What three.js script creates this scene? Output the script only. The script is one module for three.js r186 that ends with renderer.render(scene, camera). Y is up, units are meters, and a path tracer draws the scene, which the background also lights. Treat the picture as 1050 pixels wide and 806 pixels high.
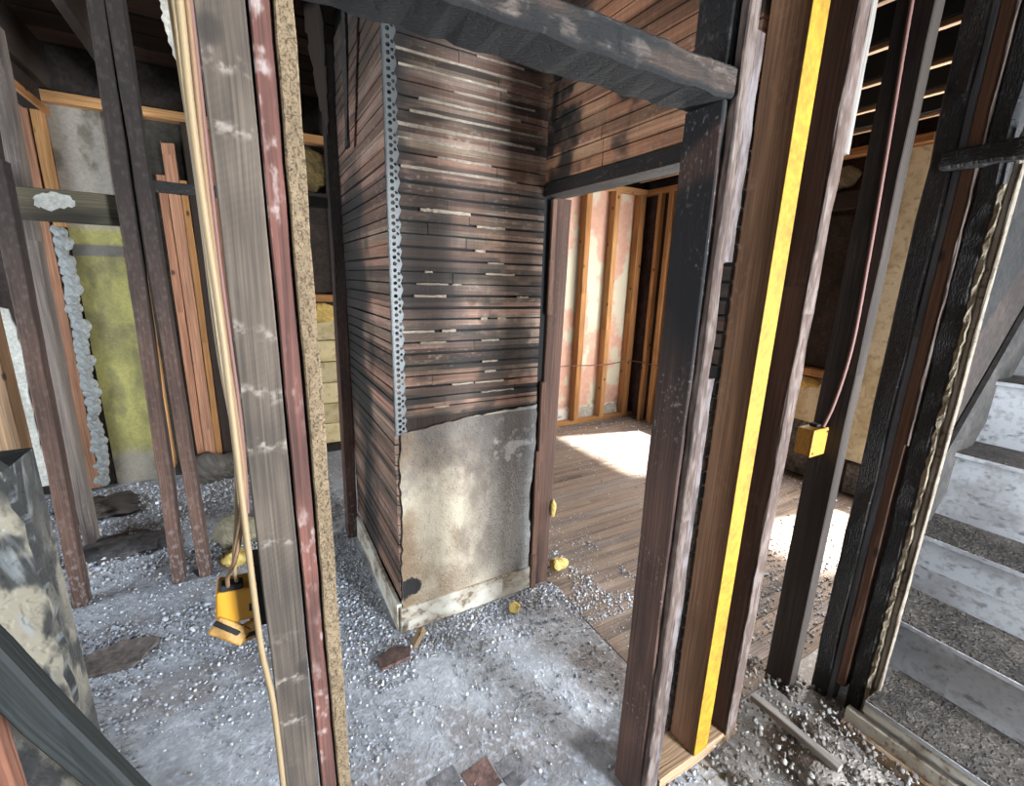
import * as THREE from 'three';
import { mergeGeometries, mergeVertices } from 'three/addons/utils/BufferGeometryUtils.js';
import { RoundedBoxGeometry } from 'three/addons/geometries/RoundedBoxGeometry.js';
import { RectAreaLightUniformsLib } from 'three/addons/lights/RectAreaLightUniformsLib.js';

// ------------------------------------------------------------------ camera, sky, sun, window light, exposure
const scene = new THREE.Scene();
const R = Math.PI / 180;
const camera = new THREE.PerspectiveCamera(2 * Math.atan(403 / 466) / R, 1050 / 806, 0.05, 60);
camera.position.set(0, 1.6, 0);
camera.rotation.set(-13.9 * R, -30 * R, 1.65 * R, 'YXZ');
const renderer = new THREE.WebGLRenderer({ antialias: true });
renderer.toneMapping = THREE.LinearToneMapping;
renderer.toneMappingExposure = 1.0;
renderer.shadowMap.enabled = true;
RectAreaLightUniformsLib.init();
scene.background = new THREE.Color(0.75, 0.88, 1.0);
scene.backgroundIntensity = 0.7;
const sun = new THREE.DirectionalLight(new THREE.Color(1, 0.97, 0.92), 52);
sun.position.set(4 + 10, 0 + 14.5, -2 + 2.2); sun.target.position.set(4, 0, -2);
sun.castShadow = true; sun.shadow.radius = 6;
Object.assign(sun.shadow.camera, { left: -6, right: 6, top: 6, bottom: -6, near: 1, far: 40 });
scene.add(sun, sun.target);
function windowLight(x, y, z, tx, ty, tz, w, h, power, color) {   // daylight that comes in through an opening
  const l = new THREE.RectAreaLight(color, power, w, h);
  l.position.set(x, y, z); l.lookAt(tx, ty, tz); scene.add(l);
}
const COOL = new THREE.Color(0.82, 0.91, 1.0), NEUTRAL = new THREE.Color(1, 0.97, 0.93);
windowLight(2.0, 1.2, 2.38, 2.0, 1.2, 0, 0.7, 1.9, 150, COOL);           // front doorway of the hall
windowLight(-0.75, 1.55, 2.38, -0.75, 1.55, 0, 1.0, 1.3, 5, COOL);     // front window of the hall
windowLight(-2.78, 1.45, -2.3, 0, 1.45, -2.3, 1.5, 1.3, 18, COOL);      // side window of the far room
windowLight(4.02, 1.42, -2.85, 0, 1.42, -2.85, 1.1, 1.5, 18, NEUTRAL); // window of the bright room
windowLight(4.02, 1.42, -1.07, 0, 1.42, -1.07, 0.6, 1.5, 60, NEUTRAL);

// ------------------------------------------------------------------ random numbers and noise
function rng(seed) { let a = (seed * 2654435761) >>> 0; return () => { a = (a + 0x6D2B79F5) >>> 0; let t = Math.imul(a ^ (a >>> 15), 1 | a); t = (t + Math.imul(t ^ (t >>> 7), 61 | t)) ^ t; return ((t ^ (t >>> 14)) >>> 0) / 4294967296; }; }
const PERM = new Float32Array(65536); { const r = rng(77); for (let i = 0; i < 65536; i++) PERM[i] = r(); }
const hs = (x, y) => PERM[((x * 73 + y * 157 + ((x * y) & 255) * 31) ^ (x << 5)) & 65535];
function vn(x, y) { const xi = Math.floor(x), yi = Math.floor(y); let fx = x - xi, fy = y - yi; fx = fx * fx * (3 - 2 * fx); fy = fy * fy * (3 - 2 * fy); const a = hs(xi, yi), b = hs(xi + 1, yi), c = hs(xi, yi + 1), d = hs(xi + 1, yi + 1); return a + (b - a) * fx + (c - a) * fy + (a - b - c + d) * fx * fy; }
function fbm(x, y, o = 4) { let s = 0, a = 0.5, t = 0; for (let i = 0; i < o; i++) { s += a * vn(x, y); t += a; x = x * 2.03 + 17.1; y = y * 2.03 + 9.7; a *= 0.5; } return s / t; }
const clamp = (x, a = 0, b = 1) => Math.min(b, Math.max(a, x));
const sm = (a, b, x) => { const t = clamp((x - a) / (b - a)); return t * t * (3 - 2 * t); };
const mix = (a, b, t) => a + (b - a) * t;
const mix3 = (a, b, t) => [mix(a[0], b[0], t), mix(a[1], b[1], t), mix(a[2], b[2], t)];
const hex = (h) => [(h >> 16 & 255) / 255, (h >> 8 & 255) / 255, (h & 255) / 255];

// ------------------------------------------------------------------ textures: f(x, y) in metres -> [r, g, b] (sRGB)
function tex(w, h, mx, my, f, srgb = true) {
  const d = new Uint8Array(w * h * 4);
  for (let j = 0; j < h; j++) for (let i = 0; i < w; i++) {
    const c = f((i + 0.5) / w * mx, (j + 0.5) / h * my), k = (j * w + i) * 4;
    if (typeof c === 'number') d[k] = d[k + 1] = d[k + 2] = clamp(c) * 255; else { d[k] = clamp(c[0]) * 255; d[k + 1] = clamp(c[1]) * 255; d[k + 2] = clamp(c[2]) * 255; }
    d[k + 3] = 255;
  }
  const t = new THREE.DataTexture(d, w, h); t.magFilter = THREE.LinearFilter; t.minFilter = THREE.LinearMipmapLinearFilter; t.generateMipmaps = true;
  t.wrapS = t.wrapT = THREE.RepeatWrapping; t.repeat.set(1 / mx, 1 / my); if (srgb) t.colorSpace = THREE.SRGBColorSpace; t.needsUpdate = true; return t;
}
const grain = (a, l) => fbm(a * 260 + 4 * fbm(a * 9, l * 2.2, 2), l * 5, 3);          // a across, l along the grain
function knots(a, l, step = 0.33) { const c = Math.floor(l / step); let k = 0; for (let q = c - 1; q <= c + 1; q++) { const ka = hs(q + 11, 3) * 0.5, kl = (q + hs(q, 8)) * step, d = Math.hypot(a % 0.5 - ka, (l - kl) * 0.8); k = Math.max(k, sm(0.02, 0.007, d)); } return k; }
const T = {};
T.wood = tex(512, 1024, 0.5, 2.0, (a, l) => { const g = grain(a, l), b = fbm(a * 14 + 3, l * 3, 4), k = knots(a, l); const v = 0.62 + 0.34 * g - 0.22 * (1 - b) - 0.35 * k; return [v * 1.04, v, v * 0.95]; });
T.woodBump = tex(512, 1024, 0.5, 2.0, (a, l) => grain(a, l) * 0.8 + 0.2 * fbm(a * 90, l * 40, 2), false);
T.old = tex(512, 1024, 0.5, 2.7, (a, l) => { const g = grain(a, l), b = fbm(a * 16 + 31, l * 2.4, 4); let v = 0.5 + 0.32 * g + 0.3 * (b - 0.5); const dust = sm(0.5, 0.85, fbm(a * 90, l * 60 + 50, 5)) * sm(0.35, 0.7, fbm(a * 12, l * 5 + 50, 3)); let c = [v * 1.03, v, v * 0.97]; c = mix3(c, [0.85, 0.86, 0.9], dust * 0.6); return mix3(c, [0.16, 0.14, 0.13], 0.5 * sm(0.55, 0.8, fbm(a * 8 + 60, l * 1.6, 5))); });
// smoked stud: black with soot above, brown and dusty towards its foot
T.smoked = tex(512, 1024, 0.5, 2.7, (a, l) => { const g = grain(a, l), n = fbm(a * 12, l * 4, 5) - 0.5; const v = 0.62 + 0.36 * (g - 0.5) + 0.3 * n; let c = [0.50 * v * 1.08, 0.37 * v * 1.08, 0.31 * v * 1.08]; c = mix3(c, [0.15, 0.125, 0.11], sm(0.9, 2.1, l + n * 0.9) * 0.88); const dust = sm(0.45, 0.8, fbm(a * 80, l * 50, 5)) * (0.25 + 0.75 * sm(0.6, 0.0, l)); return mix3(c, [0.66, 0.65, 0.67], dust * 0.5); });
// grey sawn post: diagonal saw marks, chalky bands left by the laths, knots
T.grey = tex(512, 2048, 0.25, 2.7, (a, l) => { const g = grain(a * 1.2, l), saw = Math.sin((l - a * 0.55) * 620 + 9 * fbm(a * 20, l * 20, 2)); const p = l / 0.083 + 0.35 * fbm(l * 5, 3, 2), bd = Math.abs(p - Math.floor(p) - 0.5 + (a - 0.03) * 2.2 + 0.25 * (fbm(a * 50, l * 30, 3) - 0.5)); const lime = sm(0.17, 0.02, bd) * sm(0.4, 0.75, fbm(a * 90, l * 120, 4)) * sm(0.45, 0.6, hs(Math.floor(p), 4) + 0.2) * 0.85; const k = knots(a, l, 0.24); let v = 0.315 + 0.2 * (g - 0.5) + 0.006 * saw * sm(0.4, 0.6, fbm(a * 12, l * 7, 3)) + 0.2 * (fbm(a * 24, l * 8 + 9, 5) - 0.5); return mix3(mix3([v * 1.04, v * 0.955, v * 0.875], [0.62, 0.605, 0.59], lime), [0.16, 0.145, 0.135], k * 0.6); });
T.red = tex(256, 1024, 0.25, 2.7, (a, l) => { const g = grain(a, l), lime = sm(0.5, 0.8, fbm(a * 90, l * 60 + 7, 5)) * sm(0.4, 0.65, fbm(a * 16, l * 7, 3)); const v = 0.68 + 0.4 * (g - 0.5) + 0.5 * (fbm(a * 14, l * 7, 5) - 0.5); return mix3([0.50 * v, 0.315 * v, 0.265 * v], [0.66, 0.62, 0.6], lime * 0.75); });
T.plasteredge = tex(256, 2048, 0.2, 1.6, (a, l) => { const n = fbm(a * 200, l * 200, 4), m = fbm(a * 30, l * 22, 4), p = sm(0.55, 0.75, fbm(a * 520, l * 520, 2)); return mix3(mix3([0.36, 0.29, 0.21], [0.55, 0.47, 0.36], n * 0.7 + m * 0.5 - 0.1), [0.19, 0.145, 0.1], p * 0.6); });
const cells = (x, y, s) => { x *= s; y *= s; const xi = Math.floor(x), yi = Math.floor(y); let d1 = 9, d2 = 9; for (let q = -1; q < 2; q++) for (let p = -1; p < 2; p++) { const d = Math.hypot(xi + p + hs(xi + p, yi + q) - x, yi + q + hs(yi + q + 40, xi + p) - y); if (d < d1) { d2 = d1; d1 = d; } else if (d < d2) d2 = d; } return d2 - d1; };
T.char = tex(512, 1024, 0.5, 1.0, (a, l) => { const c = cells(a * 1.5, l * 0.6, 80), n = fbm(a * 30, l * 9, 5), b = sm(0.45, 0.8, fbm(a * 14 + 20, l * 4 + 5, 5)), g = grain(a, l); const v = 0.115 + 0.1 * (n - 0.5) + 0.05 * g - 0.03 * sm(0.16, 0.0, c); const d = sm(0.6, 0.85, fbm(a * 120, l * 70, 4)); return mix3(mix3([v, v * 0.97, v * 0.97], [0.24, 0.185, 0.155], b * 0.55), [0.5, 0.5, 0.52], d * 0.5); });
T.charBump = tex(512, 1024, 0.5, 1.0, (a, l) => sm(0, 0.3, cells(a * 1.5, l * 0.6, 80)) * 0.35 + 0.4 * fbm(a * 60, l * 14, 4) + 0.25 * grain(a, l), false);
// doorway post: charred at the top with one bare patch, brown below. u runs round the stud, v up it
T.burnt = tex(512, 1024, 0.5, 2.7, (a, l) => { const n = fbm(a * 10, l * 5, 5) - 0.5, g = grain(a, l); const v = 0.82 + 0.5 * (g - 0.5) + 0.5 * n; let c = [0.40 * v, 0.29 * v, 0.245 * v]; const ch = sm(1.0, 1.7, l + n * 0.7) * (1 - 0.85 * sm(0.075, 0.03, Math.abs(l - 1.845 + n * 0.12 - (a - 0.2) * 0.3))); c = mix3(c, [0.095, 0.088, 0.09], ch * 0.95); const sp = sm(0.6, 0.85, fbm(a * 160, l * 110, 4)) * sm(0.4, 0.7, fbm(a * 9, l * 6 + 3, 3)); return mix3(c, [0.6, 0.58, 0.58], sp * 0.7); });
T.beam = tex(512, 1024, 0.5, 2.0, (a, l) => { const n = fbm(a * 24, l * 8, 5), g = grain(a, l); const front = sm(0.064, 0.05, a + 0.012 * (n - 0.5)); let c = mix3([0.085, 0.082, 0.082], [0.30, 0.245, 0.21], front * sm(0.3, 0.65, n)); c = mix3(c, [0.46, 0.43, 0.415], front * sm(0.5, 0.8, fbm(a * 60, l * 26, 5)) * 0.75); c = mix3(c, [0.6, 0.6, 0.6], sm(0.68, 0.82, fbm(a * 120, l * 90, 4)) * 0.35); const s = 0.75 + 0.5 * g; return [c[0] * s, c[1] * s, c[2] * s]; });
// lath faces: brown laths, soot in clouds. x along the lath, y up
function lathMap(w, h, mx, my, y0, soot, base) {
  return tex(w, h, mx, my, (x, y) => { const Y = y + y0, row = Math.floor(Y / 0.047), g = fbm(Y * 240 + row * 3, x * 6 + row * 7.7, 3), tone = 0.62 + 0.6 * hs(row, 5) + 0.25 * (fbm(x * 4 + row * 5, row, 2) - 0.5), ver = fbm(x * 170, Y * 9, 2); let v = tone * (0.72 + 0.42 * g) * (0.95 + 0.1 * ver); const red = hs(row, Math.floor(x / 0.4) + 9); let c = [base[0] * v, base[1] * v * (0.93 + 0.12 * red), base[2] * v * (0.9 + 0.16 * red)]; c = mix3(c, [0.66, 0.6, 0.55], 0.5 * sm(0.5, 0.85, fbm(x * 60, Y * 140 + 3, 4)) * sm(0.35, 0.65, fbm(x * 6, Y * 16, 3))); const s = clamp(soot(x, Y, row)); return mix3(c, [0.105, 0.1, 0.098], s * 0.92); });
}
T.lathFront = lathMap(1024, 2048, 0.72, 1.9, 0.95, (x, Y, row) => { const n = fbm(x * 7 + 3, Y * 6, 4) - 0.5, r = hs(row, 21); let s = 0; if (Y > 1.9) s = sm(0.1 + 0.13 * r, 0.02, x + n * 0.12) * 0.95; s = Math.max(s, sm(0.42, 0.18, x + n * 0.3) * sm(1.22, 1.5, Y + n * 0.2) * sm(2.05, 1.75, Y + n * 0.3) * 0.75); s = Math.max(s, sm(1.95, 1.5, Y) * sm(0.05, 0.25, n + 0.05) * 0.55); s = Math.max(s, 0.55 * sm(0.02, 0.16, fbm(x * 3 + 40, Y * 9 + row, 3) - 0.5)); return s; }, [0.50, 0.405, 0.35]);
T.lathSide = lathMap(1024, 2048, 1.0, 2.7, 0.1, (x, Y) => { const n = fbm(x * 6 + 13, Y * 4, 4) - 0.5; let s = sm(0.3, 0.62, x + n * 0.5) * sm(2.25, 1.95, Y + n * 0.4) * sm(0.55, 1.0, Y + n * 0.5) * 0.92; s = Math.max(s, 0.85 * sm(0.18, 0.05, Math.abs(x - 0.55 + n * 0.3)) * sm(1.2, 0.8, Y)); return Math.max(s, 0.6 * sm(2.3, 2.6, Y + n * 0.3)); }, [0.50, 0.395, 0.34]);
T.lathDoor = lathMap(1024, 1024, 1.0, 2.75, 0.0, (x, Y) => { const n = fbm(x * 6 + 33, Y * 6, 4) - 0.5; return 0.85 * sm(0.05, 0.2, n) + 0.55 * sm(2.35, 2.6, Y + n) + 0.75 * sm(1.9, 1.8, Y) ; }, [0.62, 0.45, 0.345]);
T.panel = tex(1024, 1024, 0.75, 1.0, (x, y) => { const n = fbm(x * 7, y * 6, 5), m = fbm(x * 30, y * 30, 5), sp = fbm(x * 200, y * 200, 3); let c = mix3([0.72, 0.67, 0.585], [0.585, 0.515, 0.425], sm(0.3, 0.7, n)); c = mix3(c, [0.62, 0.61, 0.605], sm(0.25, 0.62, x + 0.25 * (n - 0.5)) * 0.8); c = mix3(c, [0.38, 0.355, 0.34], sm(0.55, 1.05, y + 0.3 * (m - 0.5) + 0.1 * sm(0.25, 0.45, x)) * 0.8); c = mix3(c, [0.36, 0.315, 0.28], 0.6 * sm(0.17, 0.03, Math.abs(x - 0.38 + 0.16 * (n - 0.5))) * sm(0.12, 0.35, y) * sm(0.25, 0.7, fbm(x * 14 + 3, y * 8, 4))); c = mix3(c, [0.42, 0.32, 0.22], 0.55 * sm(0.12, 0.0, x + 0.08 * (m - 0.5)) * sm(0.3, 0.7, n + 0.1)); c = mix3(c, [0.3, 0.265, 0.24], 0.5 * sm(0.5, 0.8, sp) * sm(0.35, 0.65, n * 0.6 + m * 0.4)); const d = Math.hypot((x - 0.025) * 0.8, y - 0.22) + 0.06 * (m - 0.5); c = mix3(c, [0.12, 0.115, 0.115], sm(0.06, 0.045, d)); const w = Math.hypot((x - 0.55) * 0.8, y - 0.82) + 0.14 * (m - 0.5); return mix3(c, [0.78, 0.77, 0.75], sm(0.07, 0.03, w) * 0.7 + 0.4 * sm(0.62, 0.8, m) * sm(0.3, 0.6, x)); });
T.paint = tex(1024, 512, 1.0, 0.5, (x, y) => { const n = fbm(x * 10, y * 14, 5), m = fbm(x * 60, y * 90, 4); let c = mix3([0.80, 0.78, 0.73], [0.62, 0.57, 0.5], sm(0.3, 0.75, n)); return mix3(c, [0.33, 0.27, 0.22], 0.8 * sm(0.55, 0.75, m * 0.5 + n * 0.5)); });
T.stair = tex(1024, 512, 1.0, 0.5, (x, y) => { const n = fbm(x * 5 + 9, y * 7, 5), m = fbm(x * 70, y * 70, 4); let c = mix3([0.70, 0.70, 0.71], [0.56, 0.55, 0.55], sm(0.3, 0.75, n)); c = mix3(c, [0.3, 0.28, 0.27], 0.6 * sm(0.62, 0.85, fbm(x * 26, y * 44 + 5, 5))); return mix3(c, [0.4, 0.38, 0.37], 0.3 * sm(0.45, 0.8, m)); });
T.tread = tex(512, 512, 1.0, 1.0, (x, y) => { const n = fbm(x * 9, y * 9, 5), m = fbm(x * 90, y * 90, 4); let c = mix3([0.36, 0.335, 0.315], [0.23, 0.21, 0.195], sm(0.3, 0.7, n)); return mix3(c, [0.55, 0.53, 0.51], 0.6 * sm(0.5, 0.8, m)); });
T.pink = tex(1024, 1024, 1.6, 2.7, (x, y) => { const n = fbm(x * 5 + 3, y * 4, 6), m = fbm(x * 30, y * 30, 4); let c = mix3([0.77, 0.63, 0.56], [0.71, 0.55, 0.48], m); c = mix3(c, [0.74, 0.735, 0.66], sm(0.42, 0.56, n + 0.22 * sm(0.7, 0.1, Math.abs(y - 1.45)) - 0.12) * 0.9); c = mix3(c, [0.82, 0.81, 0.79], sm(0.2, 0.15, y)); return mix3(c, [0.42, 0.4, 0.36], 0.7 * sm(0.52, 0.72, fbm(x * 14 + 20, y * 14, 5)) * sm(0.35, 0.1, y)); });
T.olive = tex(512, 1024, 0.5, 2.7, (x, y) => { const n = fbm(x * 8, y * 5, 5), m = fbm(x * 90, y * 90, 3); let c = mix3([0.60, 0.585, 0.36], [0.50, 0.485, 0.31], sm(0.3, 0.7, n)); c = mix3(c, [0.56, 0.54, 0.52], sm(1.83, 1.9, y)); c = mix3(c, [0.38, 0.365, 0.36], sm(0.045, 0.03, Math.abs(y - 1.72))); c = mix3(c, [0.52, 0.50, 0.47], sm(0.32, 0.2, y + 0.1 * (n - 0.5))); const v = 0.9 + 0.2 * m; c = mix3(c, [0.3, 0.28, 0.24], 0.6 * sm(0.5, 0.75, fbm(x * 12 + 5, y * 7 + 40, 5)) * (y > 1.9 ? 1 : 0.6)); return [c[0] * v, c[1] * v, c[2] * v]; });
T.kraft = tex(512, 1024, 0.5, 2.7, (x, y) => { const n = fbm(x * 9, y * 6, 5), w = fbm(x * 30 + 5 * n, y * 26, 5); let c = mix3([0.90, 0.86, 0.74], [0.80, 0.74, 0.58], sm(0.4, 0.8, n)); return mix3(c, [0.6, 0.53, 0.4], 0.4 * sm(0.55, 0.8, w)); });
T.mottle = tex(1024, 1024, 0.6, 1.4, (x, y) => { const n = fbm(x * 9 + 5, y * 5, 6), s = fbm(x * 90 + y * 20, y * 12, 4), m = fbm(x * 50, y * 26, 5); let c = mix3([0.15, 0.15, 0.145], [0.50, 0.465, 0.40], sm(0.36, 0.68, n)); c = mix3(c, [0.09, 0.09, 0.09], sm(0.46, 0.72, m) * 0.8); return mix3(c, [0.5, 0.515, 0.52], sm(0.58, 0.8, s) * sm(0.4, 0.6, m + 0.1) * 0.6); });
T.dirt = tex(512, 512, 1.0, 1.0, (x, y) => { const n = fbm(x * 6, y * 6, 5), m = fbm(x * 60, y * 60, 3); const v = 0.5 + 0.4 * (n - 0.5) + 0.35 * (m - 0.5); return [v * 1.02, v, v * 0.98]; });
T.light = tex(512, 512, 0.6, 0.6, (x, y) => { const n = fbm(x * 10, y * 10, 5), m = fbm(x * 90, y * 90, 4); const v = 0.85 + 0.3 * (n - 0.5) + 0.3 * (m - 0.5); return [v, v * 0.985, v * 0.96]; });
// stud edges where laths were: brown with whitish plaster left in streaks
T.edge = tex(256, 2048, 0.25, 2.7, (a, l) => { const g = grain(a, l), m = fbm(a * 70, l * 26, 5), p = fbm(a * 20 + 4, l * 7, 4); const v = 0.85 + 0.5 * (g - 0.5); const c = [0.40 * v, 0.325 * v, 0.29 * v]; const w = sm(0.4, 0.68, m * 0.6 + p * 0.4); return mix3(mix3(c, [0.56, 0.53, 0.515], w * 0.6), [0.2, 0.17, 0.16], 0.7 * sm(0.62, 0.75, fbm(a * 40 + 7, l * 9, 4))); });
T.dirtBump = tex(512, 512, 0.6, 0.6, (x, y) => fbm(x * 40, y * 40, 4) * 0.7 + 0.3 * sm(0.55, 0.7, fbm(x * 130, y * 130, 2)), false);
// hall floor: dusty grey, browner by the doorway, darker by the chase. metres from (-2.8, -4.3)
T.floor = tex(2048, 2048, 6.9, 6.9, (x, y) => { const X = x - 2.8, Z = y - 4.4; const n = fbm(x * 3, y * 3, 5), m = fbm(x * 16, y * 16, 5), p = fbm(x * 110, y * 110, 3), bd = fbm(x * 1.3 + 7, y * 42, 3); let c = mix3([0.51, 0.52, 0.54], [0.60, 0.612, 0.632], sm(0.3, 0.7, n * 0.5 + m * 0.5)); c = mix3(c, [0.40, 0.375, 0.365], 0.6 * sm(0.42, 0.72, fbm(x * 4 + 30, y * 4, 6))); c = mix3(c, [0.36, 0.32, 0.3], 0.6 * sm(1.0, 1.4, X + 0.6 * (m - 0.5)) * sm(-0.75, -1.2, Z)); c = mix3(c, [0.56, 0.525, 0.49], 0.85 * sm(1.0, 1.35, X + 0.5 * (m - 0.5)) * sm(-1.05, -0.7, Z)); const v = 0.84 + 0.22 * p + 0.1 * bd; c = mix3([c[0] * v, c[1] * v, c[2] * v], [0.72, 0.74, 0.78], sm(0.5, 0.85, fbm(x * 60 + 9, y * 60, 5)) * 0.7); return c; });

// ------------------------------------------------------------------ materials
function mat(map, color = 0xffffff, o = {}) { const m = new THREE.MeshStandardMaterial({ map, color, roughness: o.rough ?? 0.9, metalness: o.metal ?? 0 }); if (o.bump) { m.bumpMap = o.bump; m.bumpScale = o.bs ?? 0.002; } if (o.name) m.name = o.name; return m; }
const W = (c, bs = 0.0012) => mat(T.wood, c, { bump: T.woodBump, bs });
const O = (c) => mat(T.old, c, { bump: T.woodBump, bs: 0.0015 });
const M = {
  newWood: W(0xe0ad74), newWood2: W(0xd09a62), pinkWood: W(0xd5a184), pinkWood2: W(0xc08c70), paleWood: W(0xe6cba6), tanWood: W(0xc9a888),
  oldBrown: O(0x8e6a58), oldGrey: O(0x9a8f88), darkBrown: O(0x7a6154), dark: O(0x44352b), redBrown: O(0xa06a52), jamb: O(0x6e5144), yellowSide: O(0xb88a68),
  char: mat(T.char, 0xd2ccc8, { bump: T.charBump, bs: 0.004, rough: 0.75 }), charBrown: mat(T.char, 0xd8b8a0, { bump: T.charBump, bs: 0.002, rough: 0.85 }),
  smoked: mat(T.smoked, 0xffffff, { bump: T.woodBump, bs: 0.0012 }), grey: mat(T.grey, 0xe4d8cc, { bump: T.woodBump, bs: 0.0012 }), red: mat(T.red, 0xffffff, { bump: T.woodBump, bs: 0.0012 }), plasterEdge: mat(T.plasteredge, 0xffffff, { bump: T.dirtBump, bs: 0.005 }),
  burnt: mat(T.burnt, 0xffffff, { bump: T.woodBump, bs: 0.0015 }), beam: mat(T.beam, 0xb8aca2, { bump: T.charBump, bs: 0.002 }),
  greyLath: mat(T.edge, 0xd9dbe2, { bump: T.woodBump, bs: 0.002 }), whiteLath: W(0xb5b0ad), paleEdge: mat(T.edge, 0xdcd4ce, { bump: T.woodBump, bs: 0.002 }), panel: mat(T.panel, 0xffffff, { bump: T.dirtBump, bs: 0.003 }),
  paint: mat(T.paint, 0xffffff, { bump: T.dirtBump, bs: 0.001, rough: 0.7 }), stair: mat(T.stair, 0xffffff, { rough: 0.65 }), tread: mat(T.tread, 0xcfc8c0, { bump: T.dirtBump, bs: 0.006 }),
  pink: mat(T.pink), olive: mat(T.olive, 0xe0dcd2), kraft: mat(T.kraft, 0xffffff, { bump: T.dirtBump, bs: 0.006 }), mottle: mat(T.mottle, 0xffffff, { bump: T.dirtBump, bs: 0.003 }),
  floor: mat(T.floor, 0xffffff, { bump: T.dirtBump, bs: 0.003 }), dirt: mat(T.dirt, 0xb9b4ae, { bump: T.dirtBump, bs: 0.006 }),
  sootWall: mat(T.dirt, 0x5a4a42), darkRed: mat(T.dirt, 0x6e4a3c), black: new THREE.MeshStandardMaterial({ color: 0x121110, roughness: 0.8 }), ceiling: mat(T.dirt, 0x4f3a2c), plain: mat(T.dirt, 0xb8ada2),
  white: mat(T.light, 0xb9b9b4), foam: mat(T.light, 0xb4bcc0, { bump: T.dirtBump, bs: 0.008 }), metal: new THREE.MeshStandardMaterial({ color: 0x595a59, roughness: 0.5, metalness: 0.6 }),
  plaster: mat(T.light, 0xd9d3c8, { bump: T.dirtBump, bs: 0.004 }), yellowIns: mat(T.light, 0xe6c876, { bump: T.dirtBump, bs: 0.01 }), greyIns: mat(T.light, 0x8f8873, { bump: T.dirtBump, bs: 0.01 }),
  yellow: mat(T.light, 0xab8319, { rough: 0.55, bump: T.woodBump, bs: 0.0006 }), boxYellow: new THREE.MeshStandardMaterial({ color: 0xb9831c, roughness: 0.5 }), boxYellow2: mat(T.light, 0xbe8a30, { rough: 0.55 }),
  cable: new THREE.MeshStandardMaterial({ color: 0x8d7757, roughness: 0.6 }), cableBrown: new THREE.MeshStandardMaterial({ color: 0x7d5f44, roughness: 0.7 }), cableRed: new THREE.MeshStandardMaterial({ color: 0x6b4a42, roughness: 0.7 }),
};

// ------------------------------------------------------------------ builders
const taken = {};
const numbered = (n) => { const k = taken[n] = (taken[n] ?? -1) + 1; return k ? n + '_' + String(k).padStart(3, '0') : n; };
const shade = (o) => { o.traverse((c) => { if (c.isMesh) { c.castShadow = true; c.receiveShadow = true; } }); return o; };
function top(o, kind) { o.name = numbered(o.name); if (kind) o.userData.kind = kind; scene.add(shade(o)); return o; }
function thing(o, label, category, group) { top(o); o.userData.label = label; o.userData.category = category; if (group) o.userData.group = group; return o; }
function struct(o, label, category) { top(o, 'structure'); if (label) { o.userData.label = label; o.userData.category = category; } return o; }
function group(name, x = 0, y = 0, z = 0) { const g = new THREE.Group(); g.name = name; g.position.set(x, y, z); return g; }
function add(parent, mesh) { mesh.position.sub(parent.position); parent.add(mesh); return mesh; }
let SEED = 1;
// a sawn length of wood along +y: chamfered ring swept with wandering, nibbled edges. u = metres round it, v = metres along it
function timber(w, d, len, o = {}) {
  const seg = o.seg ?? 6, ch = Math.min(o.ch ?? 0.003, w * 0.3, d * 0.3), jit = o.jit ?? 0.0012, r = rng(SEED++ + 100), bow = (r() - 0.5) * 2 * (o.bow ?? 0), bow2 = (r() - 0.5) * 2 * (o.bow ?? 0);
  const a = w / 2, b = d / 2, ring = [[-a + ch, b], [a - ch, b], [a, b - ch], [a, -b + ch], [a - ch, -b], [-a + ch, -b], [-a, -b + ch], [-a, b - ch]];
  const us = [0, w, w, w + d, w + d, 2 * w + d, 2 * w + d, 2 * (w + d)], uo = o.uo ?? (o.map1 ? 0 : r() * 3), vo = o.vo ?? (o.map1 ? 0 : r() * 5);
  const rows = []; let corner = [0, 1, 2, 3].map(() => [0, 0]);
  for (let s = 0; s <= seg; s++) {
    corner = corner.map(() => [(r() - 0.5) * 2 * jit, (r() - 0.5) * 2 * jit]);
    const t = s / seg, bx = bow * Math.sin(Math.PI * t) + (o.lean ? o.lean[0] * t : 0), bz = bow2 * Math.sin(Math.PI * t) + (o.lean ? o.lean[1] * t : 0), y = s === 0 || s === seg ? len * t : len * (t + (r() - 0.5) * 0.5 / seg);
    rows.push(ring.map(([x, z], i) => { const c = corner[Math.floor(((i + 1) % 8) / 2)]; return [x + c[0] + bx, y + ((s === 0 || s === seg) && o.rough ? (r() - 0.5) * o.rough : 0), z + c[1] + bz]; }));
  }
  const p = [], uv = []; const put = (v, u1, v1) => { p.push(...v); uv.push(u1 + uo, v1 + vo); };
  for (let s = 0; s < seg; s++) for (let i = 0; i < 8; i++) { const j = (i + 1) % 8, A = rows[s][i], B = rows[s][j], C = rows[s + 1][j], D = rows[s + 1][i], u0 = us[i], u1 = i === 7 ? us[7] : us[i + 1]; put(A, u0, A[1]); put(B, u1, B[1]); put(C, u1, C[1]); put(A, u0, A[1]); put(C, u1, C[1]); put(D, u0, D[1]); }
  for (const [row, flip] of [[rows[0], true], [rows[seg], false]]) for (let i = 1; i < 7; i++) { const q = flip ? [row[0], row[i + 1], row[i]] : [row[0], row[i], row[i + 1]]; for (const v of q) put(v, v[0], v[2]); }
  const g = new THREE.BufferGeometry(); g.setAttribute('position', new THREE.Float32BufferAttribute(p, 3)); g.setAttribute('uv', new THREE.Float32BufferAttribute(uv, 2)); g.computeVertexNormals(); return g;
}
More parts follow.
